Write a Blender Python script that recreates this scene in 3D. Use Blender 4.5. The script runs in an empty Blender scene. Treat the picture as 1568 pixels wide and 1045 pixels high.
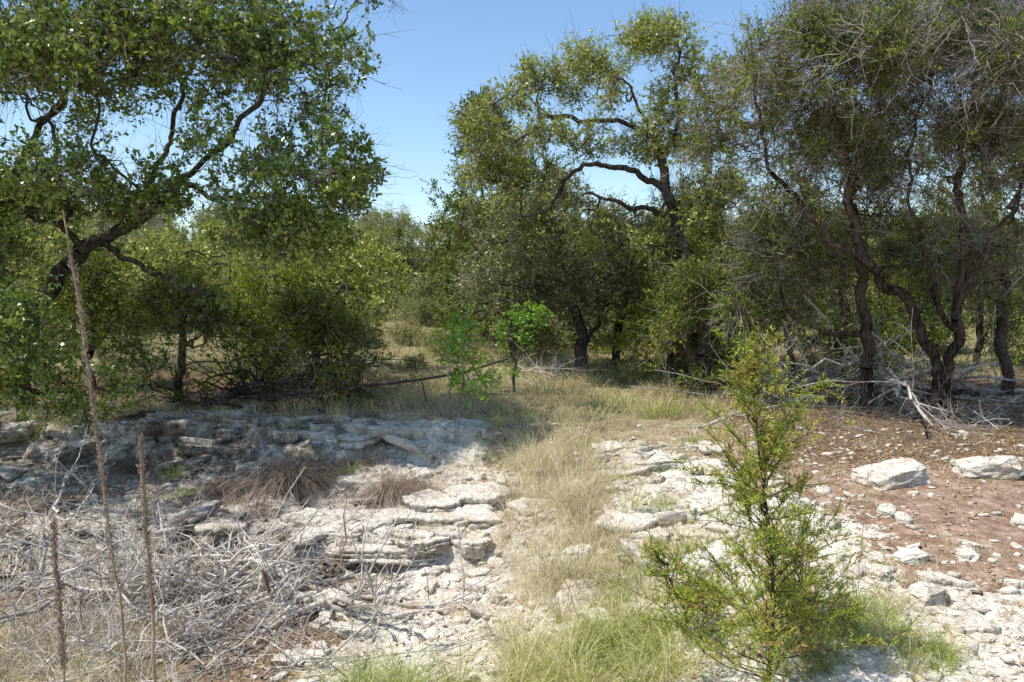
import bpy, math, time, bmesh
import numpy as np
from mathutils import Vector
T0=time.time()
scene=bpy.context.scene
# ------------------------------------------------------------------ noise
def _h(i,j,k,s):
    n=(i.astype(np.int64)*374761393+j.astype(np.int64)*668265263+k.astype(np.int64)*2147483647+s*974634777)&0xffffffff
    n=((n^(n>>13))*1274126177)&0xffffffff
    n=(n^(n>>16))&0xffffffff
    return n.astype(np.float64)/4294967295.0
def vn2(x,y,s=0):
    x=np.asarray(x,float);y=np.asarray(y,float)
    i=np.floor(x);j=np.floor(y);fx=x-i;fy=y-j
    fx=fx*fx*(3-2*fx);fy=fy*fy*(3-2*fy);z=np.zeros_like(i)
    a=_h(i,j,z,s);b=_h(i+1,j,z,s);c=_h(i,j+1,z,s);d=_h(i+1,j+1,z,s)
    return ((a*(1-fx)+b*fx)*(1-fy)+(c*(1-fx)+d*fx)*fy)*2-1
def vn3(p,s=0):
    i=np.floor(p);f=p-i;f=f*f*(3-2*f)
    r=0
    for a in (0,1):
        for b in (0,1):
            for c in (0,1):
                w=(f[:,0] if a else 1-f[:,0])*(f[:,1] if b else 1-f[:,1])*(f[:,2] if c else 1-f[:,2])
                r=r+w*_h(i[:,0]+a,i[:,1]+b,i[:,2]+c,s)
    return r*2-1
def fbm(x,y,f,o,s=0):
    r=0;a=1;t=0
    for k in range(o):
        r=r+a*vn2(x*f+13.7*k,y*f-7.1*k,s+k);t+=a;a*=.5;f*=2.03
    return r/t
def sst(a,b,x):
    t=np.clip((x-a)/(b-a),0,1);return t*t*(3-2*t)
def unit(v):
    return v/np.maximum(np.linalg.norm(v,axis=-1,keepdims=True),1e-9)
# ------------------------------------------------------------------ terrain
LY=[-30,0,3,5,6.7,7.35,7.55,8.9,9.05,9.9,10.02,10.35,10.45,12,20,30,45,80,200,700]
LZ=[0.3,0,-.5,-.78,-.82,-.74,-.54,-.46,-.40,-.32,-.18,-.10,.04,.15,.55,1.6,3.2,5.5,9,14]
RY=[-30,0,4,7,10,14,20,30,45,80,200,700]
RZ=[0.3,0,-.28,-.16,-.02,.1,.4,1.3,2.8,5.,9,14]
def rockmask(x,y):
    n=fbm(x,y,1.1,4,31)
    led=sst(-9,-8,x)*(1-sst(-.9,.25,x+.4*n))*sst(6.6,7.3,y+.5*n)*(1-sst(10.45,10.9,y+.15*n))
    led=led*(1-.75*sst(-1.4,-2.2,x)*np.exp(-((y-8.6)/.75)**4)*sst(-.25,.25,fbm(x,y,1.6,3,37)))
    bed=np.exp(-(((x+.35-.12*(y-6))/.95)**2)**1.5)*sst(4.3,5.0,y)*(1-sst(8.8,9.8,y))
    cx=np.interp(y,[3,5,7,8.5,10],[2.3,1.75,1.75,1.6,1.2])
    wd=np.interp(y,[3,5,7,8.5,10],[1.6,1.25,1.0,.8,.4])
    sl=np.exp(-(np.abs((x-cx)/wd))**3)*sst(2.5,3.5,y)*(1-sst(9.5,10.3,y))*(.95+.22*fbm(x,y,2.,2,38))
    br=sst(2.0,2.8,x)*(1-sst(5.1,5.9,y+.5*n))*sst(1,2,y)*(.64+.5*fbm(x,y,1.5,3,39))
    m=np.maximum.reduce([led,bed,sl*.97,br])
    return np.clip(m+ .42*n*(m>.05)*(m<.99),0,1)
def H(x,y):
    x=np.asarray(x,float);y=np.asarray(y,float)
    w=fbm(x,y,.55,3,3)*.6+fbm(x,y*.3,1.9,3,8)*.45
    near=sst(1.5,4,y)*(1-sst(16,24,y))
    yl=y+w*near
    zl=np.interp(yl,LY,LZ);zr=np.interp(y,RY,RZ)
    t=sst(-.6,2.0,x+.35*fbm(x,y,.7,2,5))
    z=zl*(1-t)+zr*t
    z=z+.05*fbm(x,y,.5,3,9)*sst(1,3,y)+.35*fbm(x,y,.07,2,17)*sst(14,30,y)
    z=z+.02*fbm(x,y,3.,3,19)*(1-sst(20,30,y))
    m=rockmask(x,y)
    st=.05
    q=z+.15*fbm(x,y,1.8,4,41)+.07*fbm(x,y,5,3,44)
    k=q/st;fr=k-np.floor(k)
    te=(np.floor(k)+sst(.75,.98,fr))*st+.012*(fr)
    z=z+m*(te-q)*.95+m*(.016*fbm(x,y,9,3,51)+.05*np.clip(fbm(x,y,2.6,3,57)-.1,0,1)+.05*fbm(x,y,3.4,3,58))
    z=z+.10*np.exp(-(((x-4.2)/1.5)**2+((y-7.2)/1.1)**2))
    return z
def G(x,y): return float(H(np.array([x]),np.array([y]))[0])
# ------------------------------------------------------------------ mesh helpers
def mesh_obj(name,V,F,mats,parent=None,att=None,smooth=False,vatt=None):
    V=np.ascontiguousarray(V,dtype=np.float32).reshape(-1,3);F=np.ascontiguousarray(F,dtype=np.int32)
    me=bpy.data.meshes.new(name)
    me.vertices.add(len(V));me.vertices.foreach_set('co',V.ravel())
    n,k=F.shape
    me.loops.add(n*k);me.loops.foreach_set('vertex_index',F.ravel())
    me.polygons.add(n);me.polygons.foreach_set('loop_start',np.arange(0,n*k,k,dtype=np.int32))
    try: me.polygons.foreach_set('loop_total',np.full(n,k,dtype=np.int32))
    except Exception: pass
    if smooth: me.polygons.foreach_set('use_smooth',np.ones(n,dtype=bool))
    me.materials.append(mats)
    me.update(calc_edges=True)
    if att is not None:
        a=me.attributes.new('rnd','FLOAT','FACE');a.data.foreach_set('value',np.ascontiguousarray(att,dtype=np.float32))
    if vatt:
        for kx,vv in vatt.items():
            a=me.attributes.new(kx,'FLOAT','POINT');a.data.foreach_set('value',np.ascontiguousarray(vv,dtype=np.float32))
    ob=bpy.data.objects.new(name,me);scene.collection.objects.link(ob)
    if parent: ob.parent=parent
    return ob
def empty(name):
    e=bpy.data.objects.new(name,None);scene.collection.objects.link(e);e.empty_display_size=.3
    return e
def tubes(P,R,sides):
    P=np.asarray(P,float);K,n,_=P.shape
    t=unit(np.gradient(P,axis=1))
    d=unit(P[:,-1]-P[:,0])
    ref=np.where(np.abs(d[:,2:3])>.75,np.array([[1.,.13,.05]]),np.array([[.08,.12,1.]]))[:,None,:]
    u=unit(np.cross(t,np.broadcast_to(ref,t.shape)));v=np.cross(t,u)
    a=np.arange(sides)*2*np.pi/sides
    V=P[:,:,None,:]+R[:,:,None,None]*(np.cos(a)[None,None,:,None]*u[:,:,None,:]+np.sin(a)[None,None,:,None]*v[:,:,None,:])
    idx=np.arange(K*n*sides).reshape(K,n,sides)
    A=idx[:,:-1,:];B=np.roll(A,-1,2);D=idx[:,1:,:];C=np.roll(D,-1,2)
    return V.reshape(-1,3),np.stack([A,B,C,D],-1).reshape(-1,4)
def merge(parts):
    Vs=[];Fs=[];o=0
    for V,F in parts:
        Vs.append(V);Fs.append(F+o);o+=len(V)
    return np.concatenate(Vs),np.concatenate(Fs)
def leaves(C,D,L,W,rg,flat=None):
    n=len(C);D=unit(D)
    r=rg.normal(size=(n,3))
    if flat is not None: r=r*(1-flat)+unit(np.cross(D,np.array([0,0,1.])))*flat*2
    S=unit(np.cross(D,r)) if flat is None else unit(r-D*np.sum(r*D,1,keepdims=True))
    N=np.cross(D,S)
    L=np.broadcast_to(L,n)[:,None];W=np.broadcast_to(W,n)[:,None]
    V=np.stack([C,C+D*L*.5+S*W*.5+N*W*.14,C+D*L-N*L*.08,C+D*L*.5-S*W*.5+N*W*.14],1)
    return V.reshape(-1,3),np.arange(n*4).reshape(n,4)
def blades(B,D,L,W,droop,n,rg):
    K=len(B);t=np.linspace(0,1,n)[None,:,None]
    D=unit(D);hz=D.copy();hz[:,2]=0;hz=unit(hz+1e-6)
    L=L[:,None,None];dr=droop[:,None,None]
    P=B[:,None,:]+D[:,None,:]*L*t*(1-.18*dr*t)+hz[:,None,:]*L*dr*.5*t**2+np.array([0,0,-1.])*L*dr*.75*t**2.4
    P=P+rg.normal(size=(K,1,3))*L*.08*t**2
    a=rg.uniform(0,2*np.pi,K);S=np.stack([np.cos(a),np.sin(a),0*a],1)[:,None,:]
    w=(W[:,None,None])*(1-t**1.6*.9)*.5
    V=np.stack([P-S*w,P+S*w],2)
    idx=np.arange(K*n*2).reshape(K,n,2)
    F=np.stack([idx[:,:-1,0],idx[:,:-1,1],idx[:,1:,1],idx[:,1:,0]],-1).reshape(-1,4)
    return V.reshape(-1,3),F
# ------------------------------------------------------------------ materials
def newmat(name):
    m=bpy.data.materials.new(name);m.use_nodes=True
    nt=m.node_tree;nt.nodes.clear()
    return m,nt,nt.nodes,nt.links
def ramp(N,stops,interp='LINEAR'):
    r=N.new('ShaderNodeValToRGB');cr=r.color_ramp;cr.interpolation=interp
    while len(cr.elements)<len(stops): cr.elements.new(.5)
    for e,(p,c) in zip(cr.elements,stops):
        e.position=p;e.color=(c[0],c[1],c[2],1)
    return r
def foliage(name,stops,trans=.35,gloss=.06,rough=.4,gain=1.65):
    m,nt,N,L=newmat(name)
    at=N.new('ShaderNodeAttribute');at.attribute_name='rnd'
    r=ramp(N,[(p,(min(c[0]*gain,.8),min(c[1]*gain,.8),min(c[2]*gain,.8))) for p,c in stops]);L.new(at.outputs['Fac'],r.inputs[0])
    d=N.new('ShaderNodeBsdfDiffuse');t=N.new('ShaderNodeBsdfTranslucent')
    L.new(r.outputs[0],d.inputs[0]);L.new(r.outputs[0],t.inputs[0])
    m1=N.new('ShaderNodeMixShader');m1.inputs[0].default_value=trans;L.new(d.outputs[0],m1.inputs[1]);L.new(t.outputs[0],m1.inputs[2])
    last=m1
    if gloss>0:
        g=N.new('ShaderNodeBsdfGlossy');g.inputs['Roughness'].default_value=rough;g.inputs['Color'].default_value=(.9,.92,.85,1)
        m2=N.new('ShaderNodeMixShader');m2.inputs[0].default_value=gloss;L.new(m1.outputs[0],m2.inputs[1]);L.new(g.outputs[0],m2.inputs[2]);last=m2
    o=N.new('ShaderNodeOutputMaterial');L.new(last.outputs[0],o.inputs[0]);return m
def bark(name,c1,c2,scale=9,zs=.25):
    m,nt,N,L=newmat(name)
    tc=N.new('ShaderNodeTexCoord');mp=N.new('ShaderNodeMapping');mp.inputs['Scale'].default_value=(1,1,zs)
    L.new(tc.outputs['Object'],mp.inputs[0])
    n=N.new('ShaderNodeTexNoise');n.inputs['Scale'].default_value=scale*3;n.inputs['Detail'].default_value=3;L.new(mp.outputs[0],n.inputs['Vector'])
    n2=N.new('ShaderNodeTexNoise');n2.inputs['Scale'].default_value=1.7;n2.inputs['Detail'].default_value=1;L.new(tc.outputs['Object'],n2.inputs['Vector'])
    mx=N.new('ShaderNodeMath');mx.operation='MULTIPLY_ADD';L.new(n2.outputs[0],mx.inputs[0]);mx.inputs[1].default_value=.5;
    ad=N.new('ShaderNodeMath');ad.operation='MULTIPLY';L.new(n.outputs[0],ad.inputs[0]);ad.inputs[1].default_value=.6;L.new(ad.outputs[0],mx.inputs[2])
    r=ramp(N,[(.38,c1),(.68,c2)]);L.new(mx.outputs[0],r.inputs[0])
    p=N.new('ShaderNodeBsdfDiffuse');L.new(r.outputs[0],p.inputs[0])
    b=N.new('ShaderNodeBump');b.inputs['Strength'].default_value=1;b.inputs['Distance'].default_value=.03;L.new(n.outputs[0],b.inputs['Height']);L.new(b.outputs[0],p.inputs['Normal'])
    o=N.new('ShaderNodeOutputMaterial');L.new(p.outputs[0],o.inputs[0]);return m
def noise(N,L,vec,scale,detail=5,rough=.6):
    n=N.new('ShaderNodeTexNoise');n.inputs['Scale'].default_value=scale;n.inputs['Detail'].default_value=min(detail,5);n.inputs['Roughness'].default_value=rough
    L.new(vec,n.inputs['Vector']);return n.outputs[0]
def math2(N,L,op,a,b,c=None):
    m=N.new('ShaderNodeMath');m.operation=op
    for s,v in zip(m.inputs,(a,b,c)):
        if v is None: continue
        if isinstance(v,(int,float)): s.default_value=v
        else: L.new(v,s)
    return m.outputs[0]
def mixc(N,L,f,a,b):
    m=N.new('ShaderNodeMix');m.data_type='RGBA'
    for s,v in ((m.inputs[0],f),(m.inputs[6],a),(m.inputs[7],b)):
        if isinstance(v,(int,float)): s.default_value=v
        elif isinstance(v,tuple): s.default_value=(*v,1)
        else: L.new(v,s)
    return m.outputs[2]
def stonecolor(N,L,vec):
    sx=N.new('ShaderNodeSeparateXYZ');L.new(vec,sx.inputs[0])
    # weathering: old grey stone on the left bank, fresh cream stone in the creek bed
    wx=N.new('ShaderNodeMapRange');wx.inputs[1].default_value=-1.1;wx.inputs[2].default_value=-2.6;wx.inputs[3].default_value=-.045;wx.inputs[4].default_value=.09;L.new(sx.outputs[0],wx.inputs[0])
    nz=math2(N,L,'SUBTRACT',noise(N,L,vec,2.1,6,.78),wx.outputs[0])
    a=ramp(N,[(.30,(.16,.135,.11)),(.39,(.42,.36,.29)),(.46,(.76,.68,.56)),(.7,(.88,.81,.70))]);L.new(nz,a.inputs[0])
    f=ramp(N,[(.36,(.38,.33,.27)),(.49,(1,1,1))]);L.new(noise(N,L,vec,15,4,.75),f.inputs[0])
    mm=N.new('ShaderNodeMix');mm.data_type='RGBA';mm.blend_type='MULTIPLY';mm.inputs[0].default_value=.7
    L.new(a.outputs[0],mm.inputs[6]);L.new(f.outputs[0],mm.inputs[7])
    w=ramp(N,[(.52,(0,0,0)),(.65,(1,1,1))]);L.new(noise(N,L,vec,3.2,4,.65),w.inputs[0])
    return mixc(N,L,math2(N,L,'MULTIPLY',w.outputs[0],.5),mm.outputs[2],(.62,.46,.30))
def stonebump(N,L,vec,dist=.05):
    mp=N.new('ShaderNodeMapping');mp.inputs['Scale'].default_value=(1,1,4);L.new(vec,mp.inputs[0])
    wn=N.new('ShaderNodeTexNoise');wn.inputs['Scale'].default_value=4;wn.inputs['Detail'].default_value=1;L.new(mp.outputs[0],wn.inputs['Vector'])
    va=N.new('ShaderNodeVectorMath');va.operation='MULTIPLY_ADD';L.new(wn.outputs['Color'],va.inputs[0]);va.inputs[1].default_value=(.4,.4,.4);L.new(mp.outputs[0],va.inputs[2])
    v=N.new('ShaderNodeTexVoronoi');v.feature='DISTANCE_TO_EDGE';v.inputs['Scale'].default_value=5;L.new(va.outputs[0],v.inputs['Vector'])
    r=ramp(N,[(0,(0,0,0)),(.06,(1,1,1))]);L.new(v.outputs[0],r.inputs[0])
    n=noise(N,L,mp.outputs[0],9,5,.78)
    b=N.new('ShaderNodeBump');b.inputs['Strength'].default_value=.9;b.inputs['Distance'].default_value=dist;L.new(math2(N,L,'MULTIPLY_ADD',r.outputs[0],.25,n),b.inputs['Height'])
    return b.outputs[0]
def stonemat(name):
    m,nt,N,L=newmat(name)
    tc=N.new('ShaderNodeTexCoord');v=tc.outputs['Object']
    p=N.new('ShaderNodeBsdfDiffuse');p.inputs['Roughness'].default_value=.3
    L.new(stonecolor(N,L,v),p.inputs[0]);L.new(stonebump(N,L,v,.05),p.inputs['Normal'])
    o=N.new('ShaderNodeOutputMaterial');L.new(p.outputs[0],o.inputs[0]);return m
def groundmat():
    m,nt,N,L=newmat('ground_soil_rock')
    tc=N.new('ShaderNodeTexCoord');v=tc.outputs['Object']
    def att(n):
        a=N.new('ShaderNodeAttribute');a.attribute_name=n;return a.outputs['Fac']
    nA=noise(N,L,v,6,5,.82);nB=noise(N,L,v,20,4,.8)
    soil=ramp(N,[(.3,(.17,.115,.075)),(.5,(.40,.30,.20)),(.7,(.60,.49,.34))]);L.new(nA,soil.inputs[0])
    grs=ramp(N,[(.3,(.12,.11,.045)),(.5,(.29,.25,.13)),(.7,(.48,.40,.25))]);L.new(nA,grs.inputs[0])
    dirt=ramp(N,[(.3,(.16,.095,.065)),(.5,(.33,.22,.15)),(.68,(.54,.40,.30))]);L.new(nA,dirt.inputs[0])
    lit=ramp(N,[(.35,(.045,.03,.018)),(.5,(.19,.125,.075)),(.7,(.42,.29,.19))]);L.new(nB,lit.inputs[0])
    c=mixc(N,L,att('grass'),soil.outputs[0],grs.outputs[0])
    c=mixc(N,L,att('dirt'),c,dirt.outputs[0])
    c=mixc(N,L,att('litter'),c,lit.outputs[0])
    rk=math2(N,L,'MULTIPLY',math2(N,L,'MULTIPLY_ADD',nA,1.3,att('rock')),.8)
    rr=ramp(N,[(.90,(0,0,0)),(.99,(1,1,1))]);L.new(rk,rr.inputs[0])
    c=mixc(N,L,rr.outputs[0],c,stonecolor(N,L,v))
    p=N.new('ShaderNodeBsdfDiffuse');p.inputs['Roughness'].default_value=.3
    L.new(c,p.inputs[0]);L.new(stonebump(N,L,v,.04),p.inputs['Normal'])
    o=N.new('ShaderNodeOutputMaterial');L.new(p.outputs[0],o.inputs[0]);return m
OAK=foliage('oak_leaf',[(0,(.022,.040,.006)),(.38,(.095,.14,.018)),(.75,(.20,.25,.033)),(1,(.33,.35,.06))],.38,.09,.35,gain=2.0)
OAKY=foliage('pale_oak_leaf',[(0,(.07,.085,.018)),(.38,(.22,.245,.045)),(.78,(.33,.345,.08)),(1,(.42,.38,.13))],.36,.04,gain=1.85)
OAKG=foliage('scrub_leaf',[(0,(.04,.052,.015)),(.5,(.15,.17,.042)),(1,(.29,.275,.11))],.3,.05,gain=1.8)
BRIGHT=foliage('young_leaf',[(0,(.10,.20,.02)),(.6,(.21,.38,.03)),(1,(.32,.48,.06))],.45,.04,gain=1.45)
JUN=foliage('juniper_scale',[(0,(.028,.042,.01)),(.5,(.10,.13,.02)),(.85,(.19,.20,.036)),(.93,(.19,.14,.04)),(1,(.21,.10,.04))],.22,0,gain=1.75)
JUNB=foliage('juniper_brown',[(0,(.035,.045,.012)),(.42,(.125,.155,.030)),(.75,(.22,.23,.045)),(.9,(.23,.145,.05)),(1,(.29,.10,.045))],.25,0,gain=1.9)
JUNY=foliage('young_juniper_scale',[(0,(.10,.135,.02)),(.6,(.23,.275,.038)),(.9,(.35,.36,.07)),(1,(.36,.22,.08))],.3,0,gain=1.75)
FAR=foliage('far_leaf',[(0,(.07,.085,.03)),(.5,(.18,.20,.06)),(1,(.34,.33,.13))],.28,0,gain=1.85)
GRN=foliage('green_blade',[(0,(.12,.20,.025)),(.35,(.27,.33,.06)),(.55,(.48,.44,.17)),(1,(.70,.60,.38))],.3,.03,gain=1.2)
DRY=foliage('dry_blade',[(0,(.24,.18,.10)),(.3,(.52,.42,.26)),(.66,(.70,.59,.40)),(.82,(.38,.38,.13)),(1,(.24,.31,.06))],.28,.03,gain=1.18)
MEAD=foliage('meadow_blade',[(0,(.32,.25,.14)),(.40,(.50,.42,.25)),(.62,(.36,.34,.13)),(1,(.20,.25,.06))],.28,0,gain=1.35)
DEADG=foliage('dead_blade',[(0,(.10,.075,.055)),(.5,(.27,.205,.15)),(1,(.43,.34,.26))],.2,0,gain=1.2)
LITM=foliage('dead_leaf',[(0,(.12,.07,.035)),(.5,(.30,.19,.10)),(.8,(.48,.34,.20)),(1,(.60,.51,.38))],.1,.03,gain=1.15)
BOAK=bark('oak_bark',(.022,.018,.015),(.15,.125,.105))
BJUN=bark('juniper_bark',(.02,.014,.011),(.15,.105,.08))
BGREY=bark('pale_branch_bark',(.13,.105,.085),(.48,.42,.36))
DEADW=bark('dead_wood',(.20,.165,.13),(.76,.68,.59),6)
STALK=bark('dry_stalk',(.28,.19,.12),(.58,.44,.30),9)
STONE=stonemat('limestone');GM=groundmat()
# ------------------------------------------------------------------ ground
def axis(lo,a,b,hi,st):
    c=list(np.arange(a,b,st));s=st;x=b
    while x<hi: c.append(x);s*=1.09;x+=s
    c.append(hi);s=st;x=a;l=[]
    while x>lo: s*=1.09;x-=s;l.append(max(x,lo))
    return np.unique(np.array(l[::-1]+c))
gx=axis(-500,-7.2,6.5,500,.03);gy=axis(-60,3.4,11.3,700,.028)
X,Y=np.meshgrid(gx,gy);Z=H(X,Y)
ny,nx=X.shape;idx=np.arange(nx*ny).reshape(ny,nx)
F=np.stack([idx[:-1,:-1],idx[:-1,1:],idx[1:,1:],idx[1:,:-1]],-1).reshape(-1,4)
xf,yf=X.ravel(),Y.ravel()
nn=fbm(xf,yf,.8,4,61)
rock=rockmask(xf,yf)
dirt=sst(2.0,2.8,xf+.5*nn)*(1-sst(8.2,9.2,yf+.6*nn))
lit=np.maximum(sst(2.4,3.4,xf+nn)*sst(8.0,8.9,yf+.6*nn)*(1-sst(15,18,yf)),(1-sst(-1.6,-.8,xf+.5*nn))*(1-sst(6.4,7.4,yf))*.75)
lit=np.maximum(lit,(1-sst(-3.5,-2.,xf+nn))*sst(10.4,10.9,yf)*(1-sst(14,16,yf)))
lit=np.maximum(lit,.6*(1-sst(-1.5,-.5,xf))*sst(7,8,yf)*(yf<11))
gr=np.clip(sst(10,12,yf)+sst(-.3,.3,xf)*(1-sst(1.3,2.2,xf))*.6,0,1)
mesh_obj('ground',np.stack([xf,yf,Z.ravel()],1),F,GM,smooth=True,vatt={'rock':rock,'dirt':dirt,'litter':lit,'grass':gr})
# ------------------------------------------------------------------ rocks
def block(cx,cy,zt,rx,ry,th,rot,seed,nA=60,tilt=(0,0)):
    """angular broken limestone block made of 1-3 strata with ragged edges"""
    rg=np.random.default_rng(seed);a=np.linspace(0,2*np.pi,nA,endpoint=False);out=[]
    m=rg.integers(5,9);ta=np.sort(np.linspace(0,6.283,m,endpoint=False)+rg.normal(size=m)*.35);td=rg.uniform(.62,1.05,m)
    k=int(rg.integers(1,4)) if th>.09 else 1
    cuts=np.sort(rg.uniform(.25,.85,k-1));edges=np.concatenate([[0],cuts,[1]])
    for j in range(k):
        d=td*(1+rg.normal(size=m)*.10)+(.06*j if rg.random()<.5 else -.05)
        c=np.cos(a[:,None]-ta[None]);r=np.where(c>.05,d[None]/np.maximum(c,.05),9).min(1);r=np.minimum(r,1.35)
        r=r*(1+.08*vn2(np.cos(a)*5+seed,np.sin(a)*5,seed+j)+.05*vn2(np.cos(a)*14+seed,np.sin(a)*14,seed+j+9))
        z0=-edges[j]*th;z1=-edges[j+1]*th;h=z0-z1
        R=[(0,z0),(.3,z0),(.6,z0),(.8,z0),(.93,z0-.03*h),(.985,z0-.12*h),(1.0,z0-.35*h),(.97,z0-.65*h),(.90,z1+.05*h),(.80,z1)]
        V=[]
        for f,zz in R:
            x=np.cos(a)*rx*r*f;y=np.sin(a)*ry*r*f
            dz=.16*min(th,.15)*fbm(x+seed*7,y,6,4,seed)+.45*min(th,.12)*(np.clip(fbm(x+seed*3,y,3,2,seed+4),-1,.1)) if f<.99 else .03*th*vn2(a*9,a*0+zz*40,seed)
            e=(.016*vn2(a*14,a*0+zz*60,seed+2)) if f>.9 else 0
            x=x+np.cos(a)*e;y=y+np.sin(a)*e
            z=zz+dz+x*tilt[0]+y*tilt[1]
            V.append(np.stack([x*math.cos(rot)-y*math.sin(rot)+cx,x*math.sin(rot)+y*math.cos(rot)+cy,z+zt],1))
        V=np.concatenate(V);n=len(R);ix=np.arange(n*nA).reshape(n,nA)
        out.append((V,np.stack([ix[:-1],np.roll(ix[:-1],-1,1),np.roll(ix[1:],-1,1),ix[1:]],-1).reshape(-1,4)[:, ::-1]))
    return merge(out)
rg=np.random.default_rng(5)
parts=[]
def ledgeline(yref,x0,x1,n,smin,smax,thmin,thmax,zup,jy,seed,rj=.4,tj=.06):
    for k in range(n):
        x=rg.uniform(x0,x1)
        wv=(.6*fbm(np.array([x]),np.array([yref]),.55,3,3)+.45*fbm(np.array([x]),np.array([yref*.3]),1.9,3,8))[0]
        y=yref-wv+rg.normal()*jy+.1
        s=rg.uniform(smin,smax);th=rg.uniform(thmin,thmax)
        z=max(G(x,y),G(x,y+s*.4))
        parts.append(block(x,y,z+zup+rg.uniform(-.03,.04),s*rg.uniform(.9,1.5),s*rg.uniform(.6,1.),th,rg.normal()*rj,seed+k,tilt=(rg.normal()*tj,rg.normal()*tj)))
ledgeline(10.42,-7.2,-.7,28,.16,.5,.10,.2,.02,.2,1000,.5,.08)
ledgeline(10.0,-7.2,-.5,36,.06,.26,.07,.14,.01,.2,1100,1.2,.2)
ledgeline(9.0,-7,.0,22,.06,.30,.05,.12,.02,.35,1200,1.,.15)
mesh_obj('limestone_ledge',*merge(parts),STONE)
parts=[]
ledgeline(7.5,-4.5,.3,26,.08,.32,.05,.12,.02,.25,1300,.9,.14)
for i,q in enumerate([(-1.45,7.8,-.45,.62,.36,.13,.05),(-.62,7.9,-.43,.52,.38,.13,-.1),(-1.0,7.55,-.58,.62,.34,.10,.1),(-.35,8.4,-.34,.5,.36,.12,.2),(.05,7.7,-.48,.3,.22,.13,.5),(-.75,8.15,-.36,.34,.25,.1,.8)]):
    parts.append(block(*q[:6],q[6],1400+i,96,tilt=(0,.03)))
for k in range(110):
    x=rg.uniform(-1.6,.35);y=rg.uniform(4.8,8.9);s=np.exp(rg.normal()*.5)*.10
    parts.append(block(x,y,G(x,y)+rg.uniform(.01,.05),s*1.3,s*.8,rg.uniform(.04,.10),rg.uniform(0,6),1500+k,44,tilt=tuple(rg.normal(size=2)*.12)))
mesh_obj('creek_bed_slab',*merge(parts),STONE)
parts=[]
for k in range(140):
    yy=rg.uniform(4.4,9.6);cx=np.interp(yy,[3,5,7,8.5,10],[2.2,1.75,1.6,1.45,1.1])+rg.normal()*.5
    s=np.exp(rg.normal()*.5)*.12;z=G(cx,yy)
    parts.append(block(cx,yy,z+rg.uniform(.01,.06),s*1.25,s*.9,rg.uniform(.05,.12),rg.uniform(0,6),1600+k,40,tilt=tuple(rg.normal(size=2)*.16)))
for k in range(60):
    x=rg.uniform(2.0,4.6);y=rg.uniform(4.,6.);s=rg.uniform(.04,.15);parts.append(block(x,y,G(x,y)+.03,s*1.4,s*.8,.08,rg.uniform(0,6),1800+k,40,tilt=tuple(rg.normal(size=2)*.14)))
mesh_obj('slope_limestone_slab',*merge(parts),STONE)
def ico(n):
    bm=bmesh.new();bmesh.ops.create_icosphere(bm,subdivisions=n,radius=1);v=np.array([v.co[:] for v in bm.verts]);f=np.array([[v.index for v in f.verts] for f in bm.faces]);bm.free();return v,f
tv,tf=ico(2);bv,bf_=ico(5)
def boulder(x,y,rx,ry,rz,rot,seed,sink=.45):
    d=unit(bv);p=bv*(1+.30*vn3(d*1.5+seed,seed)+.14*vn3(d*3.3+seed,seed+1)+.05*vn3(d*9,seed+2)+.02*vn3(d*22,seed+3))[:,None]
    p=np.sign(p)*np.minimum(np.abs(p),.74+.08*vn3(d*4,seed+5)[:,None])
    p=p*[rx,ry,rz];p[:,2]+=p[:,0]*.15
    c,s=math.cos(rot),math.sin(rot);q=np.stack([p[:,0]*c-p[:,1]*s+x,p[:,0]*s+p[:,1]*c+y,p[:,2]+G(x,y)+rz*(1-sink)*.8],1)
    mesh_obj('limestone_boulder',q,bf_,STONE,smooth=True)
boulder(3.62,7.5,.42,.28,.13,.3,3);boulder(4.66,7.75,.36,.26,.13,-.1,8);boulder(1.42,5.75,.24,.17,.09,.3,12);boulder(2.65,5.0,.17,.12,.09,.4,15)
boulder(3.15,6.6,.12,.09,.05,1,17);boulder(.55,6.6,.16,.12,.08,.4,21);boulder(2.9,5.7,.15,.1,.05,.2,23);boulder(4.1,6.3,.13,.1,.05,.8,24)
def scatter_rocks(name,x,y,s,rg,flat=.45,mat=STONE,sink=.3):
    n=len(x);tmpl=[]
    for k in range(10):
        d=unit(tv);p=tv*(1+.35*vn3(d*1.6+k*9,k)+.16*vn3(d*3.7+k*5,k+50))[:,None]
        tmpl.append(np.clip(p,-.74,.66))
    tmpl=np.array(tmpl)[rg.integers(0,10,n)]
    sc=np.stack([s*rg.uniform(.7,1.5,n),s*rg.uniform(.6,1.1,n),s*flat*rg.uniform(.5,1.3,n)],1)
    p=tmpl*sc[:,None,:];a=rg.uniform(0,6.28,n);c,sn=np.cos(a)[:,None],np.sin(a)[:,None]
    t=rg.normal(size=n)*.25
    q=np.stack([p[...,0]*c-p[...,1]*sn,p[...,0]*sn+p[...,1]*c,p[...,2]+p[...,0]*t[:,None]],-1)
    q+=np.stack([x,y,H(x,y)+sc[:,2]*(.5-sink)],1)[:,None,:]
    F=(tf[None]+(np.arange(n)*len(tv))[:,None,None]).reshape(-1,3)
    return mesh_obj(name,q.reshape(-1,3),F,mat)
n=19000;x=rg.uniform(-6,6,n);y=rg.uniform(3.6,10.5,n)
m=rockmask(x,y);keep=rg.random(n)<m*np.where(x>-1.3,.6,.3)+.05+.12*(x>2)
x,y=x[keep],y[keep];s=np.exp(rg.normal(size=len(x))*.65)*.021
scatter_rocks('limestone_rubble',x,y,np.minimum(s,.10),rg)
print('rocks',len(x),time.time()-T0)
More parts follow.
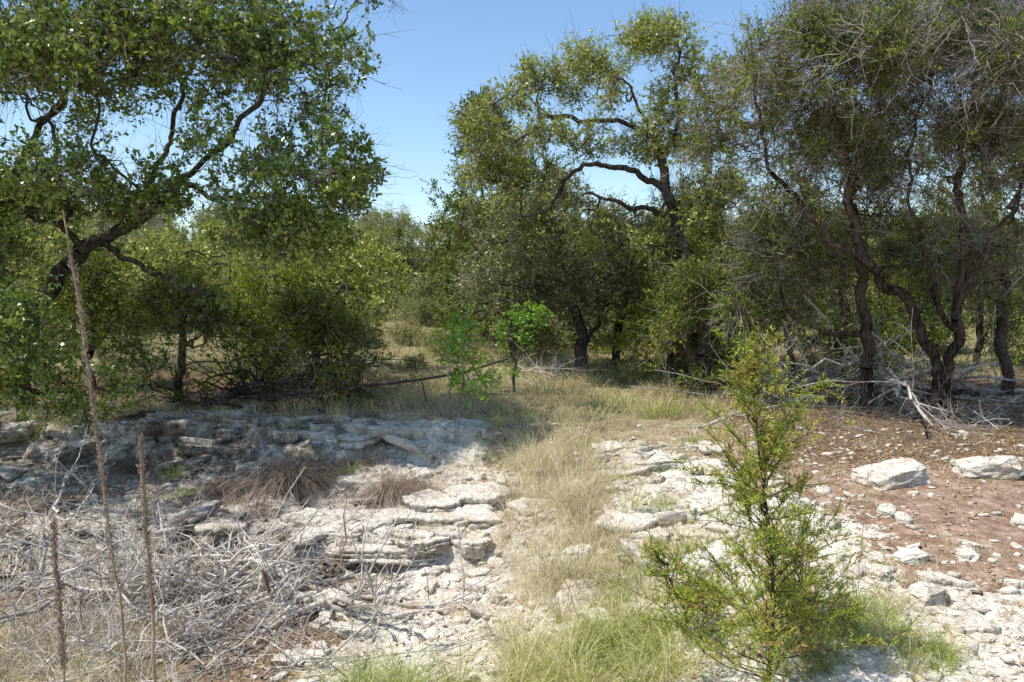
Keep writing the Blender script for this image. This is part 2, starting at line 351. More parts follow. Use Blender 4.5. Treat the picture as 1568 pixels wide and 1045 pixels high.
# ------------------------------------------------------------------ trees
def ell(specs,rg,clump=.0,f=1.1,seed=0,mul=1.):
    out=[]
    for (cx,cy,cz,rx,ry,rz,n) in specs:
        n=int(n*mul);p=rg.normal(size=(n*6,3));p=unit(p)*(rg.random((n*6,1))**(.42))
        q=p*[rx,ry,rz]+[cx,cy,cz]
        q=q[vn3(q*f,seed)>clump][:n];out.append(q)
    return np.concatenate(out)
def sub(poly,step,rg,jit):
    poly=np.array(poly,float);o=[poly[0]]
    for a,b in zip(poly[:-1],poly[1:]):
        k=max(1,int(np.linalg.norm(b-a)/step))
        for j in range(1,k+1):
            o.append(a+(b-a)*j/k+(rg.normal(size=3)*jit if j<k else 0))
    return np.array(o)
def grow(limbs,att,rg,bf=.25,R=.1,rt=.004,pw=.5):
    pos=[];par=[];pl=[];mr=[]
    for k,(poly,r0,r1) in enumerate(limbs):
        p=sub(poly,.22,rg,.04)
        if k==0: prev=-1;base=0
        else:
            d=np.linalg.norm(np.array(pos)-p[0],axis=1);prev=int(np.argmin(d));base=pl[prev]
        for j,q in enumerate(p):
            if j==0 and k>0: continue
            L=0 if prev<0 else np.linalg.norm(q-pos[prev])
            pos.append(q);par.append(prev);pl.append(base+L*.55);base=pl[-1];mr.append((r0+(r1-r0)*j/len(p))*rg.uniform(.88,1.12));prev=len(pos)-1
    A=att;n0=len(pos);N=n0+len(A)
    P=np.zeros((N,3));P[:n0]=pos;PL=np.zeros(N);PL[:n0]=pl;PA=np.full(N,-1);PA[:n0]=par;MR=np.zeros(N);MR[:n0]=mr
    D=np.linalg.norm(A[:,None]-P[None,:n0],axis=2)+bf*PL[None,:n0]
    bi=D.argmin(1);bc=D.min(1);alive=np.ones(len(A),bool);c=n0
    for _ in range(len(A)):
        k=int(np.where(alive,bc,1e9).argmin())
        alive[k]=False;P[c]=A[k];PA[c]=bi[k];PL[c]=PL[bi[k]]+np.linalg.norm(A[k]-P[bi[k]])
        d=np.linalg.norm(A-A[k],axis=1)+bf*PL[c];u=d<bc;bc=np.where(u,d,bc);bi=np.where(u,c,bi);c+=1
    nch=np.bincount(PA[PA>=0],minlength=N);ch=(nch==0).astype(float)
    for k in range(N-1,0,-1): ch[PA[k]]+=ch[k]
    rad=rt+(R-rt)*(ch/ch[0])**pw
    return P,PA,np.maximum(rad,MR),ch
def wood(P,PA,rad,rg):
    N=len(P);ids=np.arange(1,N);pa=PA[1:]
    d=P[ids]-P[pa];ln=np.linalg.norm(d,axis=1);dn=unit(d)
    din=np.zeros((N,3));din[1:]=dn;din[0]=(0,0,1)
    order=np.argsort(rad[ids]);main=np.full(N,-1);main[pa[order]]=ids[order]
    T=din.copy();h=main>=0;T[h]=unit(din[h]*.5+din[main[h]]*.5)
    ism=main[pa]==ids
    ts=np.where(ism[:,None],T[pa],unit(.35*T[pa]+.65*dn));te=T[ids]
    t=np.linspace(0,1,5)[None,:,None];h00=2*t**3-3*t**2+1;h10=t**3-2*t**2+t;h01=-2*t**3+3*t**2;h11=t**3-t**2
    l=ln[:,None,None]
    C=h00*P[pa][:,None]+h10*ts[:,None]*l+h01*P[ids][:,None]+h11*te[:,None]*l
    C[:,1:-1]+=rg.normal(size=(len(ids),3,3))*np.minimum(l*.035,.03)
    r0=np.where(ism,rad[pa],np.minimum(rad[pa],rad[ids]*1.25));r1=rad[ids]
    Rr=r0[:,None]+(r1-r0)[:,None]*np.linspace(0,1,5)[None]
    big=np.maximum(r0,r1)>.03
    parts=[]
    if big.any(): parts.append(tubes(C[big],Rr[big],9))
    if (~big).any(): parts.append(tubes(C[~big],Rr[~big],4))
    return parts,T
def twigs(P,T,sel,k,L,rg,spread=.9,up=.15,r=.003,n=4):
    s=np.repeat(sel,k);K=len(s)
    D=unit(T[s]*.6+rg.normal(size=(K,3))*spread*.7+[0,0,up])
    ln=L*rg.uniform(.5,1.3,K)
    off=rg.normal(size=(K,3));t=np.linspace(0,1,n)[None,:,None]
    C=P[s][:,None]+D[:,None]*ln[:,None,None]*t+off[:,None]*ln[:,None,None]*.16*t**2
    C[:,1:]+=rg.normal(size=(K,n-1,3))*.01
    Rr=np.linspace(r,r*.4,n)[None]*np.ones((K,1))
    return C,D,Rr
def tree(name,limbs,att,R,leafmat,barkmat,seed,kt=3,TL=.28,lpt=9,ll=.05,lw=.025,maxtip=3,bf=.25,leaffrac=1.,kind='oak',dead=0,pw=.72,rt=.0035,spread=.9,deadL=.5,up=.15,parent=None,dr_=.0045,deadmat=None):
    rg=np.random.default_rng(seed)
    P,PA,rad,ch=grow(limbs,att,rg,bf,R,rt,pw)
    parts,T=wood(P,PA,rad,rg)
    tips=np.where(ch<=maxtip)[0]
    tips=tips[tips>0]
    lf=tips[rg.random(len(tips))<leaffrac]
    C,D,Rr=twigs(P,T,lf,kt,TL,rg,spread,up)
    parts.append(tubes(C,Rr,3))
    e=empty(name) if parent is None else parent
    if dead:
        inn=np.where((ch<=20)&(np.arange(len(P))>0))[0]
        kk=max(1,int(round(dead)))
        if dead<kk: inn=inn[rg.random(len(inn))<dead/kk]
        C2,D2,R2=twigs(P,T,inn,kk,deadL,rg,1.2,-.05,dr_,6)
        C2[:,1:]+=np.cumsum(rg.normal(size=(len(C2),5,3))*.02,1)
        dp=[tubes(C2,R2,3)]
        for q in (1,2,3):
            sel=rg.random(len(C2))<.7
            b=C2[sel][:,q];K=len(b);dd=unit(D2[sel]+rg.normal(size=(K,3))*.9);tt=np.linspace(0,1,4)[None,:,None]
            C3=b[:,None]+dd[:,None]*deadL*.5*tt*rg.uniform(.4,1.2,K)[:,None,None]+rg.normal(size=(K,1,3))*.06*tt**2
            dp.append(tubes(C3,np.linspace(.6*dr_,.25*dr_,4)[None]*np.ones((K,1)),3))
        mesh_obj('dead_twigs',*merge(dp),deadmat or BGREY,e)
    V,F=merge(parts);mesh_obj('trunk_and_limbs',V,F,barkmat,e,smooth=True)
    K=len(C);tn=rg.random(K)*.33+.34*(vn3(C[:,0]*1.7,seed)*.5+.5)+.08
    n=K*lpt;ti=np.repeat(np.arange(K),lpt)
    t=rg.uniform(.15,1.05,n)*(C.shape[1]-1);i0=np.clip(t.astype(int),0,C.shape[1]-2);fr=(t-i0)[:,None]
    base=C[ti,i0]*(1-fr)+C[ti,i0+1]*fr
    if kind=='oak':
        dr=unit(D[ti]*.45+rg.normal(size=(n,3))*.75+[0,0,.05]);base=base+rg.normal(size=(n,3))*.012
    else:
        dr=unit(D[ti]*.9+rg.normal(size=(n,3))*.5);base=base+rg.normal(size=(n,3))*.015
    V,F=leaves(base,dr,ll*rg.uniform(.6,1.25,n),lw*rg.uniform(.7,1.25,n),rg)
    a=np.clip(tn[ti]+rg.normal(size=n)*.15,0,1)
    mesh_obj('foliage',V,F,leafmat,e,att=a)
    return e
rg=np.random.default_rng(101)
# --- big live oak, left bank
crown=ell([(-2.95,10.3,4.85,1.15,1.5,.95,330),(-4.6,10.3,5.1,1.5,1.9,1.0,360),(-6.3,10.3,4.7,1.4,1.9,1.2,360),(-2.35,9.8,3.3,.72,1.1,.62,170),
 (-3.6,10.3,3.5,.85,1.3,.5,70),(-5.4,10.0,3.05,1.5,1.4,.45,280),(-2.75,9.8,2.6,.8,1,.33,150),(-6.3,9.5,2.75,1.,1.1,.6,220),(-8.4,10.0,4.3,1.5,1.9,1.5,150),(-4.9,10.6,6.5,2.4,2.1,.9,200),(-2.1,10.2,5.7,.55,.8,.5,80),(-6.4,7.6,5.2,1.6,1.2,.6,120),(-8.3,8.5,3.,1.3,1.6,.8,120),
 (-5.3,8.9,4.3,1.5,.8,.45,210),(-3.9,9.2,4.65,1.0,.7,.4,130)],rg,0,1.7,3)  # nearest lobes, partly out of view, added to cast shade on the ledge
z=G(-6.9,11.2)
tree('live_oak_tree',[([(-6.9,11.2,z-.1),(-6.85,11.1,.9),(-6.6,11,1.5),(-6.0,10.8,2.15),(-5.2,10.6,2.6),(-4.5,10.4,3.0),(-3.7,10.4,3.7)],.11,.025),
 ([(-6.75,11,1.1),(-7.1,11,2.4),(-6.7,11,3.6),(-6,11,4.6)],.07,.025),
 ([(-5.6,10.7,2.4),(-4.9,10.5,2.15),(-4.2,10.2,1.85),(-3.7,10.,1.7)],.045,.015),
 ([(-4.9,10.5,2.8),(-4.5,10.7,3.9),(-4.3,10.8,5)],.035,.012),
 ([(-3.9,10.4,3.5),(-3.2,10.3,4.2),(-2.8,10.2,4.8)],.03,.01),
 ([(-4.3,10.4,3.1),(-3.4,10.2,2.95),(-2.7,10,3.1)],.025,.01)],crown,.13,OAK,BOAK,1,kt=4,TL=.25,lpt=10,ll=.07,lw=.04,dead=1,deadL=.5,maxtip=2)
crown=ell([(-5.6,8.7,1.15,.8,.9,.6,150),(-6.4,9,1.5,.8,.9,.9,120),(-5.2,9.2,.6,.9,.6,.35,70)],rg,-.2,1.2,4)
tree('oak_shrub',[([(-6.2,9.3,G(-6.2,9.3)-.05),(-6.1,9.2,.4),(-5.9,9,.9)],.04,.015)],crown,.05,OAK,BOAK,2,kt=4,TL=.25,lpt=9,ll=.065,lw=.036)
def juniper(name,x,y,h,w,seed,n=260,mat=JUN,low=.12,lean=(0,0),kt=4,lpt=14,dead=0,ll=.075,lw=.02,TL=.3,br=BJUN,R=.07,top=.7):
    rr=np.random.default_rng(seed);z=G(x,y)
    t=rr.random(n*4)**.85
    prof=np.clip((1-t)**top*(.55+.45*np.sin(np.clip(t*4,0,1.57))),.05,1)
    a=rr.uniform(0,6.283,n*4);r=w*prof*rr.random(n*4)**.45*(1+.30*np.sin(a*3+seed+t*9))
    p=np.stack([x+r*np.cos(a)+lean[0]*t,y+r*np.sin(a)+lean[1]*t,z+h*(low+(1-low)*t)],1)
    p=p[vn3(p*1.6,seed)>-.02][:n]
    return tree(name,[([(x,y,z-.08),(x+lean[0]*.2,y+lean[1]*.2,z+h*.3),(x+lean[0]*.6,y+lean[1]*.6,z+h*.65),(x+lean[0]*.95,y+lean[1],z+h*.95)],R*.6,.01)],p,R,mat,br,seed,kt=kt,TL=TL,lpt=lpt,ll=ll,lw=lw,kind='jun',bf=.5,dead=dead,spread=.7,up=.2)
juniper('juniper_tree',-3.0,11.9,1.5,1.2,21,n=220,low=.0,top=.5,dead=1.5)
juniper('juniper_tree',-4.9,11.8,1.8,1.4,22,n=240,low=.0,top=.5,dead=1.5)
juniper('juniper_tree',-4.2,13.6,2.3,1.3,24,n=260,mat=JUNY,low=.0,top=.5,dead=.5)
juniper('juniper_tree',-6.9,13.,2.1,1.1,25,n=200,low=.0,top=.5,dead=.5)
crown=ell([(-3.6,14.5,2.1,1.7,1.3,.9,300),(-5.9,15,2.3,1.6,1.3,.8,200),(-2.9,13.2,1.4,.8,.7,.6,90),(-8.0,15.2,2.3,1.2,1.2,.9,170)],rg,-.05,1.4,14)
tree('understory_oak_tree',[([(-4.2,14.6,G(-4.2,14.6)-.1),(-4.3,14.6,1.2),(-4.6,14.6,1.9)],.06,.02)],crown,.09,OAKY,BOAK,26,kt=4,TL=.3,lpt=8,ll=.08,lw=.042)
juniper('juniper_tree',-.75,20.,5.8,1.6,31,n=700,low=.0,kt=4,lpt=12,ll=.11,lw=.034,TL=.4,top=.55)
juniper('juniper_tree',.6,21.,4.8,1.6,32,n=400,low=.0,kt=4,lpt=12,ll=.11,lw=.034,TL=.4,top=.5)
juniper('juniper_tree',2.95,13.1,2.2,.8,37,n=150,low=.05,mat=JUNB,lpt=12,ll=.07,lw=.02,top=.45,dead=.8)
juniper('juniper_tree',3.1,15.6,2.9,1.3,33,n=300,low=.0,mat=JUNY,lpt=12,ll=.09,lw=.026,top=.45,dead=.5)
juniper('juniper_tree',4.3,16.5,3.9,1.5,34,n=340,low=.0,mat=JUNB,lpt=12,ll=.09,lw=.028,top=.4,dead=.8)
juniper('juniper_tree',6.6,16.0,4.8,1.7,35,n=380,low=.0,mat=JUNB,lpt=12,ll=.09,lw=.028,top=.35,dead=.8)
juniper('juniper_tree',9.4,16.0,5.2,1.9,36,n=400,low=.0,mat=JUNB,lpt=12,ll=.09,lw=.03,top=.35,dead=.8)
crown=ell([(.75,16,2.75,1.6,1.5,1.0,300),(-.2,16,2.0,.8,1.1,.7,100),(2.0,16.2,2.6,1.3,1.4,1.1,250),(1.2,15.6,1.8,1.4,1,.5,110),(.6,16,3.6,1.,1,.6,90)],rg,0,1.5,5)
z=G(1.35,16)
tree('scrub_oak_tree',[([(1.35,16,z-.1),(1.42,16,.9),(1.2,16,1.6),(.95,16,2.4),(.8,16,3.2)],.11,.03),([(1.35,16,.5),(1.75,16,1.2),(2,16,2)],.05,.02)],crown,.13,OAKG,BOAK,6,kt=4,TL=.32,lpt=8,ll=.075,lw=.04,dead=1.5,deadL=.5,dr_=.007)
crown=ell([(2.7,17,2.2,1.2,1.2,1.,230),(3.4,16.5,1.6,1.0,1.2,.9,170)],rg,-.05,1.3,7)
tree('scrub_oak_tree',[([(2.25,17,G(2.25,17)-.1),(2.3,17,1.2),(2.5,17,2.2)],.07,.03)],crown,.09,OAKG,BOAK,8,kt=4,TL=.32,lpt=8,ll=.075,lw=.04,dead=.8,dr_=.006)
tree('scrub_oak_tree',[([(.05,17.5,G(.05,17.5)-.1),(.0,17.5,1.1),(-.2,17.5,2.0)],.06,.02)],ell([(-.4,17.5,1.9,1.,.9,.9,170)],rg,-.1,1.1,9),.08,OAKG,BOAK,10,kt=4,TL=.32,lpt=8,ll=.08,lw=.042,dead=.8,dr_=.006)
# --- arching live oak, centre right
crown=ell([(0.0,14,4.75,.95,1.1,.5,210),(1.1,14,5.45,.95,1.1,.5,230),(2.35,14,5.75,.95,1.2,.65,240),(-.35,14,3.95,.65,.9,.42,100),(2.5,14,4.5,.8,1,.45,110),
 (1.3,14,4.45,.9,1,.3,70),(1.0,14.3,3.0,1.2,1.1,.5,100),(3.2,14,4.9,.9,1.2,.9,180),(-.2,14,3.2,.6,.8,.4,60),(3.1,14,3.2,.8,.9,.6,130),(3.3,14,2.0,.9,.9,.8,150),(2.2,14.2,2.6,.8,.8,.3,50)],rg,0,1.6,11)
z=G(3.4,14)
tree('live_oak_tree',[([(3.4,14,z-.1),(3.35,14,1.2),(3.1,13.9,2.3),(2.85,13.9,3.1),(2.55,13.9,3.65),(2.1,13.9,3.9),(1.45,13.8,4.0),(1.05,13.7,3.85),(.85,13.7,3.6),(.6,13.6,3.2)],.11,.025),
 ([(2.7,13.9,3.4),(2.6,14,4.1),(2.4,14,4.5),(1.9,14,4.75),(1.2,14,4.75),(.5,14,4.85)],.05,.015),
 ([(2.4,14,4.5),(2.1,14,5.2),(1.6,14,5.7)],.03,.01),([(2.85,13.9,3.1),(2.3,13.8,3.25),(1.8,13.7,3.35),(1.3,13.7,3.5)],.06,.015),([(2.6,14,4.1),(2.9,14,4.9),(2.8,14,5.7)],.03,.01)],
 crown,.11,OAKY,BOAK,12,kt=4,TL=.26,lpt=8,ll=.065,lw=.033,dead=1.,deadL=.45,maxtip=2,dr_=.005)
# --- right hand junipers: multi stem, airy
JK=dict(kt=4,TL=.28,ll=.062,lw=.018,kind='jun',bf=.35,spread=.75,pw=.8,maxtip=2,dr_=.0055)
crown=ell([(3.35,11,4.6,.9,1.2,1.0,240),(4.9,11,5.3,1.2,1.5,.9,310),(4.5,11,4.2,.9,1.3,.6,120),(4.0,11.5,3.3,.9,1.2,.6,70),(2.9,11.3,3.4,.5,.9,.6,40),(4.3,12,2.4,1.0,1.0,.5,90),(3.9,12.2,1.6,.7,.8,.4,80),(4.9,11,6.5,1.6,1.5,.6,120),(3.9,9.7,4.7,1.0,.8,.6,150)],rg,.05,1.8,15)
tree('juniper_tree',[([(5.95,11,G(5.95,11)-.1),(5.85,11,.9),(5.4,11,1.75),(4.65,11,2.35),(4.0,11,2.85),(3.5,11,3.45),(3.3,11,4.45),(3.2,11,5.3)],.06,.015),
 ([(4.8,11,2.25),(4.6,11,3.2),(4.5,11,4.1),(3.95,11,5.1)],.035,.012),
 ([(4.6,11,3.2),(5.0,11,4.3),(5.1,11,5.3)],.025,.01)],crown,.07,JUNB,BJUN,16,lpt=13,dead=2,deadL=.55,**JK)
crown=ell([(6.2,10.8,5.0,1.2,1.5,1.1,310),(6.9,10.6,3.9,1.1,1.4,.9,180),(6.0,10.6,3.6,1.1,1.2,.6,80),(6.3,10.6,2.5,1.1,1.0,.5,70),(7.5,10.5,5.6,1.3,1.4,1.,150),(6.2,10.8,6.5,1.8,1.4,.7,120),(5.5,9.5,4.7,1.2,.8,.6,190)],rg,.05,1.8,17)
tree('juniper_tree',[([(6.1,10.9,G(6.1,10.9)-.1),(5.98,10.9,.9),(6.15,10.9,2.0),(6.05,10.9,3.3),(6.2,10.9,4.6),(6.2,10.9,5.6)],.055,.012),
 ([(6.1,10.9,1.7),(6.7,10.8,2.8),(7.1,10.7,3.9)],.04,.012),([(6.0,10.9,1.2),(5.5,10.8,2.4),(5.3,10.8,3.6),(5.6,10.8,4.6)],.04,.012)],crown,.07,JUNB,BJUN,18,lpt=13,dead=3,deadL=.7,**JK)
crown=ell([(5.2,12.6,3.6,1.2,1.2,.9,220),(4.4,12.6,2.4,1.1,1.,.6,130),(6.0,12.6,2.6,1.,1.,.7,120),(5.2,12.7,4.8,1.3,1.2,.8,200)],rg,.05,1.6,19)
tree('juniper_tree',[([(5.5,12.2,G(5.5,12.2)-.1),(5.42,12.2,1.4),(5.3,12.3,2.3),(5.3,12.4,3.4),(5.2,12.5,4.6)],.08,.02),
 ([(5.4,12.2,1.1),(4.6,12.1,1.25),(4.1,12.,1.6),(3.9,12,2.4),(3.8,12,3.1)],.035,.012)],crown,.09,JUNB,BJUN,20,lpt=12,dead=2,deadL=.65,**JK)
crown=ell([(8.2,13,3.5,1.4,1.3,1.6,300),(7.4,13.2,1.9,1.,1.,.8,150),(4.9,14,2.6,1.2,1.2,1.3,220)],rg,0,1.4,41)
tree('juniper_tree',[([(8.1,13,G(8.1,13)-.1),(8.0,13,1.4),(8.1,13,3)],.11,.03),([(4.75,13.5,G(4.75,13.5)-.1),(4.7,13.6,1.2),(4.8,13.9,2.4)],.07,.02)],crown,.10,JUNB,BJUN,42,lpt=11,dead=2,deadL=.6,**JK)
print('trees',time.time()-T0)
x0,y0=-.68,9.9;z=G(x0,y0)
crown=ell([(x0+.12,y0,z+1.5,.28,.25,.25,22),(x0+.2,y0,z+.85,.36,.3,.3,36),(x0-.05,y0,z+1.15,.22,.2,.25,14)],rg,-.6,1.2,44)
tree('hackberry_sapling',[([(x0,y0,z-.05),(x0+.02,y0,z+.5),(x0+.06,y0,z+1.0),(x0+.1,y0,z+1.6)],.016,.005),([(x0,y0,z+.1),(x0-.1,y0,z+.6),(x0-.12,y0,z+1.2)],.010,.004)],crown,.018,BRIGHT,BGREY,45,kt=3,TL=.14,lpt=6,ll=.055,lw=.034,rt=.002)
x0,y0=.05,12.8;z=G(x0,y0)
tree('green_shrub',[([(x0,y0,z-.05),(x0,y0,z+.5)],.02,.01)],ell([(x0,y0,z+.8,.40,.4,.6,50),(x0+.35,y0,z+1.2,.25,.3,.3,18)],rg,-.1,2.2,46),.025,BRIGHT,BOAK,47,kt=3,TL=.16,lpt=7,ll=.055,lw=.034,rt=.002)
# ------------------------------------------------------------------ foreground juniper saplings
def sapling(name,x,y,h,w,seed,nb=70,mat=JUNY,prof=((0,.15,.35,.6,.8,1),(.9,1.,.75,.72,.48,.14)),lo=.05,kb=14):
    rg=np.random.default_rng(seed);z=G(x,y);e=empty(name)
    sx=np.linspace(0,1,12);st=np.stack([x+.05*np.sin(sx*5)-.06*sx,y+.03*np.sin(sx*4+1),z-.04+h*sx],1)
    parts=[tubes(st[None],(.011*(1-sx)+.003)[None],7)]
    t=np.sort(rg.uniform(lo,1,nb));b=np.stack([np.interp(t,sx,st[:,k]) for k in range(3)],1)
    a=rg.uniform(0,6.283,nb);el=.45+.5*t+rg.normal(size=nb)*.25
    D=np.stack([np.cos(a)*np.cos(el),np.sin(a)*np.cos(el),np.sin(el)],1)
    L=w*(np.interp(t,*prof))*rg.uniform(.35,1.4,nb)
    tt=np.linspace(0,1,7)[None,:,None]
    B=b[:,None]+D[:,None]*L[:,None,None]*tt+np.array([0,0,1.])*L[:,None,None]*.22*tt**2*rg.uniform(-.8,1,nb)[:,None,None]+rg.normal(size=(nb,1,3))*.07*tt**2+np.cumsum(rg.normal(size=(nb,7,3))*.007,1)
    parts.append(tubes(B,np.linspace(.004,.0012,7)[None]*np.ones((nb,1)),4))
    ks=rg.integers(0,nb,nb*kb);ks=ks[rg.random(len(ks))<L[ks]/L.max()+.25];K=len(ks)
    u=rg.uniform(.15,1,K)**.7*6;i0=np.clip(u.astype(int),0,5);f=(u-i0)[:,None]
    p=B[ks,i0]*(1-f)+B[ks,i0+1]*f
    d=unit(D[ks]*.6+rg.normal(size=(K,3))*.6+[0,0,.3]);l=rg.uniform(.05,.15,K)
    t3=np.linspace(0,1,4)[None,:,None]
    C=p[:,None]+d[:,None]*l[:,None,None]*t3+rg.normal(size=(K,1,3))*.025*t3**2
    parts.append(tubes(C,np.linspace(.0018,.0008,4)[None]*np.ones((K,1)),3))
    V,F=merge(parts);mesh_obj('stem_and_branches',V,F,BJUN,e,smooth=True)
    m=26;ti=np.repeat(np.arange(K),m);n=len(ti);u=rg.uniform(.05,1,n)*3;i0=np.clip(u.astype(int),0,2);f=(u-i0)[:,None]
    p=C[ti,i0]*(1-f)+C[ti,i0+1]*f
    dd=unit(d[ti]*.9+rg.normal(size=(n,3))*.55)
    V,F=leaves(p,dd,rg.uniform(.012,.034,n),rg.uniform(.003,.0065,n),rg)
    mesh_obj('foliage',V,F,mat,e,att=np.clip(.2+rg.random(K)[ti]*.75+rg.normal(size=n)*.12+.1,0,1))
sapling('juniper_sapling',1.33,4.05,1.84,.54,71,nb=125)
sapling('juniper_sapling',1.05,4.8,.55,.42,72,nb=40,lo=.0,prof=((0,1),(1,.3)))
sapling('juniper_sapling',1.75,4.6,.55,.42,73,nb=40,lo=.0,prof=((0,1),(1,.3)))
# ------------------------------------------------------------------ brush piles and dead wood
def brush(name,cx,cy,rx,ry,hh,n,seed,mat=DEADW,L=(.8,2.0),r=.012,k1=7,k2=4):
    rg=np.random.default_rng(seed)
    a=rg.uniform(0,6.283,n);q=np.sqrt(rg.random(n));x=cx+rx*q*np.cos(a);y=cy+ry*q*np.sin(a)
    z=H(x,y)+rg.random(n)**1.5*hh*(1-q**2*.8)+.02
    th=rg.uniform(0,6.283,n);el=rg.normal(size=n)*.18+.05
    D=np.stack([np.cos(th)*np.cos(el),np.sin(th)*np.cos(el),np.sin(el)],1)
    def lev(B,D,Ln,r,np_,curv):
        K=len(B);t=np.linspace(0,1,np_)[None,:,None]
        P=B[:,None]+D[:,None]*Ln[:,None,None]*t+rg.normal(size=(K,1,3))*curv*Ln[:,None,None]*t**2
        P+=np.cumsum(rg.normal(size=(K,np_,3))*.03*Ln[:,None,None],1);P[...,2]-=.10*Ln[:,None]*t[...,0]**2
        g=H(P[...,0].ravel(),P[...,1].ravel()).reshape(K,np_);P[...,2]=np.maximum(P[...,2],g+.008)
        return P,r[:,None]*np.linspace(1,.45,np_)[None]
    Ln=rg.uniform(*L,n);rr=r*rg.uniform(.4,1.3,n)*Ln/L[1]
    P,R=lev(np.stack([x,y,z],1),D,Ln,rr,8,.28);parts=[tubes(P,R,6)]
    for (k,lf,rf,sides) in ((k1,.42,.55,4),(k2,.42,.55,3)):
        m=len(P);i=np.repeat(np.arange(m),k);u=rg.integers(1,P.shape[1]-1,len(i))
        B=P[i,u];d=unit(P[i,-1]-P[i,0]);d=unit(d+rg.normal(size=d.shape)*.75+[0,0,.08])
        l2=Ln[i]*lf*rg.uniform(.4,1.3,len(i));r2=np.maximum(R[i,u]*rf,.0018)
        P,R=lev(B,d,l2,r2,6,.35);Ln=l2;parts.append(tubes(P,R,sides))
    V,F=merge(parts);return mesh_obj(name,V,F,mat,smooth=True)
brush('brush_pile',-2.5,6.4,1.4,.8,.40,64,81,L=(.6,1.6),r=.026)
brush('brush_pile',-3.9,5.6,1.7,1.2,.45,76,82,L=(.5,1.4),r=.017)
brush('brush_pile',-2.2,5.1,1.3,.7,.16,64,83,L=(.35,1.0),r=.010)
brush('brush_pile',-4.2,7.2,1.5,.6,.40,36,84,L=(.5,1.5),r=.018)
brush('fallen_dead_branches',6.0,13.6,1.8,.8,.6,26,85,L=(1.2,3.),r=.05)
brush('fallen_dead_branches',6.9,10.6,.9,.6,.2,16,86,L=(.5,1.1),r=.012)
brush('fallen_dead_branches',5.2,10.6,1.6,1.2,.2,26,87,L=(.5,1.3),r=.010,mat=BGREY)
brush('fallen_dead_branches',-3.3,11.5,1.2,.5,.8,18,88,L=(1.,2.),r=.035,mat=BOAK)
brush('fallen_dead_branches',.6,14.6,1.4,.8,.25,14,89,L=(.8,1.8),r=.02)
# ------------------------------------------------------------------ grasses
def grass(name,tx,ty,nb,h,w,mat,seed,spr=.07,droop=(.2,.9),lean=.5,val=None,n=5,hv=None):
    rg=np.random.default_rng(seed);K=len(tx)
    i=np.repeat(np.arange(K),nb);m=len(i)
    hs=(h*rg.uniform(.45,1.35,K) if hv is None else hv)
    a=rg.uniform(0,6.283,m);r=spr*np.sqrt(rg.random(m))*rg.uniform(.6,1.4,K)[i]
    x=tx[i]+r*np.cos(a);y=ty[i]+r*np.sin(a);z=H(x,y)-.01
    ln=np.abs(rg.normal(size=m))*lean
    D=np.stack([np.cos(a)*ln,np.sin(a)*ln,np.ones(m)],1)+rg.normal(size=(m,3))*.12
    L=hs[i]*rg.uniform(.35,1.1,m)
    V,F=blades(np.stack([x,y,z],1),D,L,w*rg.uniform(.6,1.3,m),rg.uniform(*droop,m),n,rg)
    tv=rg.random(K) if val is None else val
    att=np.clip(tv[i]*.6+rg.random(m)*.4,0,1)
    return mesh_obj(name,V,F,mat,att=np.repeat(att,n-1))
rg=np.random.default_rng(202)
n=4200;y=11+ (rg.random(n)**1.4)*18;x=rg.uniform(-1,1,n)*(3+.45*y)
c=fbm(x,y,.5,3,91);k=(c>-.25)&~((x>3.0)&(y<15))&~((x<-2.6)&(y<13.5));x,y=x[k],y[k]
grass('meadow_grass',x,y,20,.42,.009,MEAD,301,spr=.15,val=np.clip(.34+1.2*fbm(x,y,.45,3,95)+rg.normal(size=len(x))*.3,0,1),n=4)
n=430;y=rg.uniform(5.6,11.4,n);x=np.interp(y,[5,7,9,11.4],[.42,.62,.62,.6])+rg.normal(size=n)*np.interp(y,[5,7,9,11.4],[.28,.34,.55,1.6])
k=(rockmask(x,y)<.8)&(x>-1.5)&(fbm(x,y,1.5,2,97)>-.3);x,y=x[k],y[k]
grass('dry_bunch_grass',x,y,34,.38,.0048,DRY,302,spr=.07,droop=(.2,1.1),val=np.clip(.42+.9*fbm(x,y,.9,2,96)+rg.normal(size=len(x))*.4,0,1))
n=60;x=.5+rg.normal(size=n)*.30;y=rg.uniform(5.4,9.4,n)
grass('dry_bunch_grass',x,y,70,.9,.004,DRY,303,spr=.07,droop=(.3,1.3),lean=.4,val=rg.random(n))
n=100;x=rg.uniform(-1.05,.95,n);y=rg.uniform(4.3,5.1,n)-.15*np.abs(x)
k=~((x>-.32)&(x<-.02));x=x[k];y=y[k]
grass('green_bunch_grass',x,y,80,.68,.0042,GRN,304,spr=.06,droop=(.3,1.3),lean=.5,val=np.clip(rg.random(len(x))*.6+.7*(x>-.2)*rg.random(len(x)),0,1))
n=36;x=rg.uniform(1.5,2.4,n);y=rg.uniform(4.1,4.9,n)
grass('green_bunch_grass',x,y,90,.46,.004,GRN,305,spr=.06,droop=(.3,1.2),val=rg.random(n))
n=55;x=rg.uniform(.5,1.6,n);y=rg.uniform(4.6,6.4,n)
grass('green_bunch_grass',x,y,45,.36,.004,GRN,306,spr=.06,droop=(.2,1.),val=rg.random(n))
tx=np.array([1.35,-3.95,-4.1,-.2,-3.6,1.62,2.1,.9,-1.75,2.2,-2.9,-2.5,-1.9]);ty=np.array([7.1,9.2,9.4,10.3,8.6,8.3,9.3,9.6,9.9,7.9,10.6,9.7,9.2])
grass('green_bunch_grass',tx,ty,90,.36,.006,GRN,307,spr=.08,droop=(.3,1.),val=rg.random(len(tx))*.4)
tx=np.array([-2.55,-2.4,-1.35,-1.2,-3.3,-1.9,-4.6,-2.5]);ty=np.array([9.0,9.15,8.5,8.65,8.9,9.6,9.5,8.9])
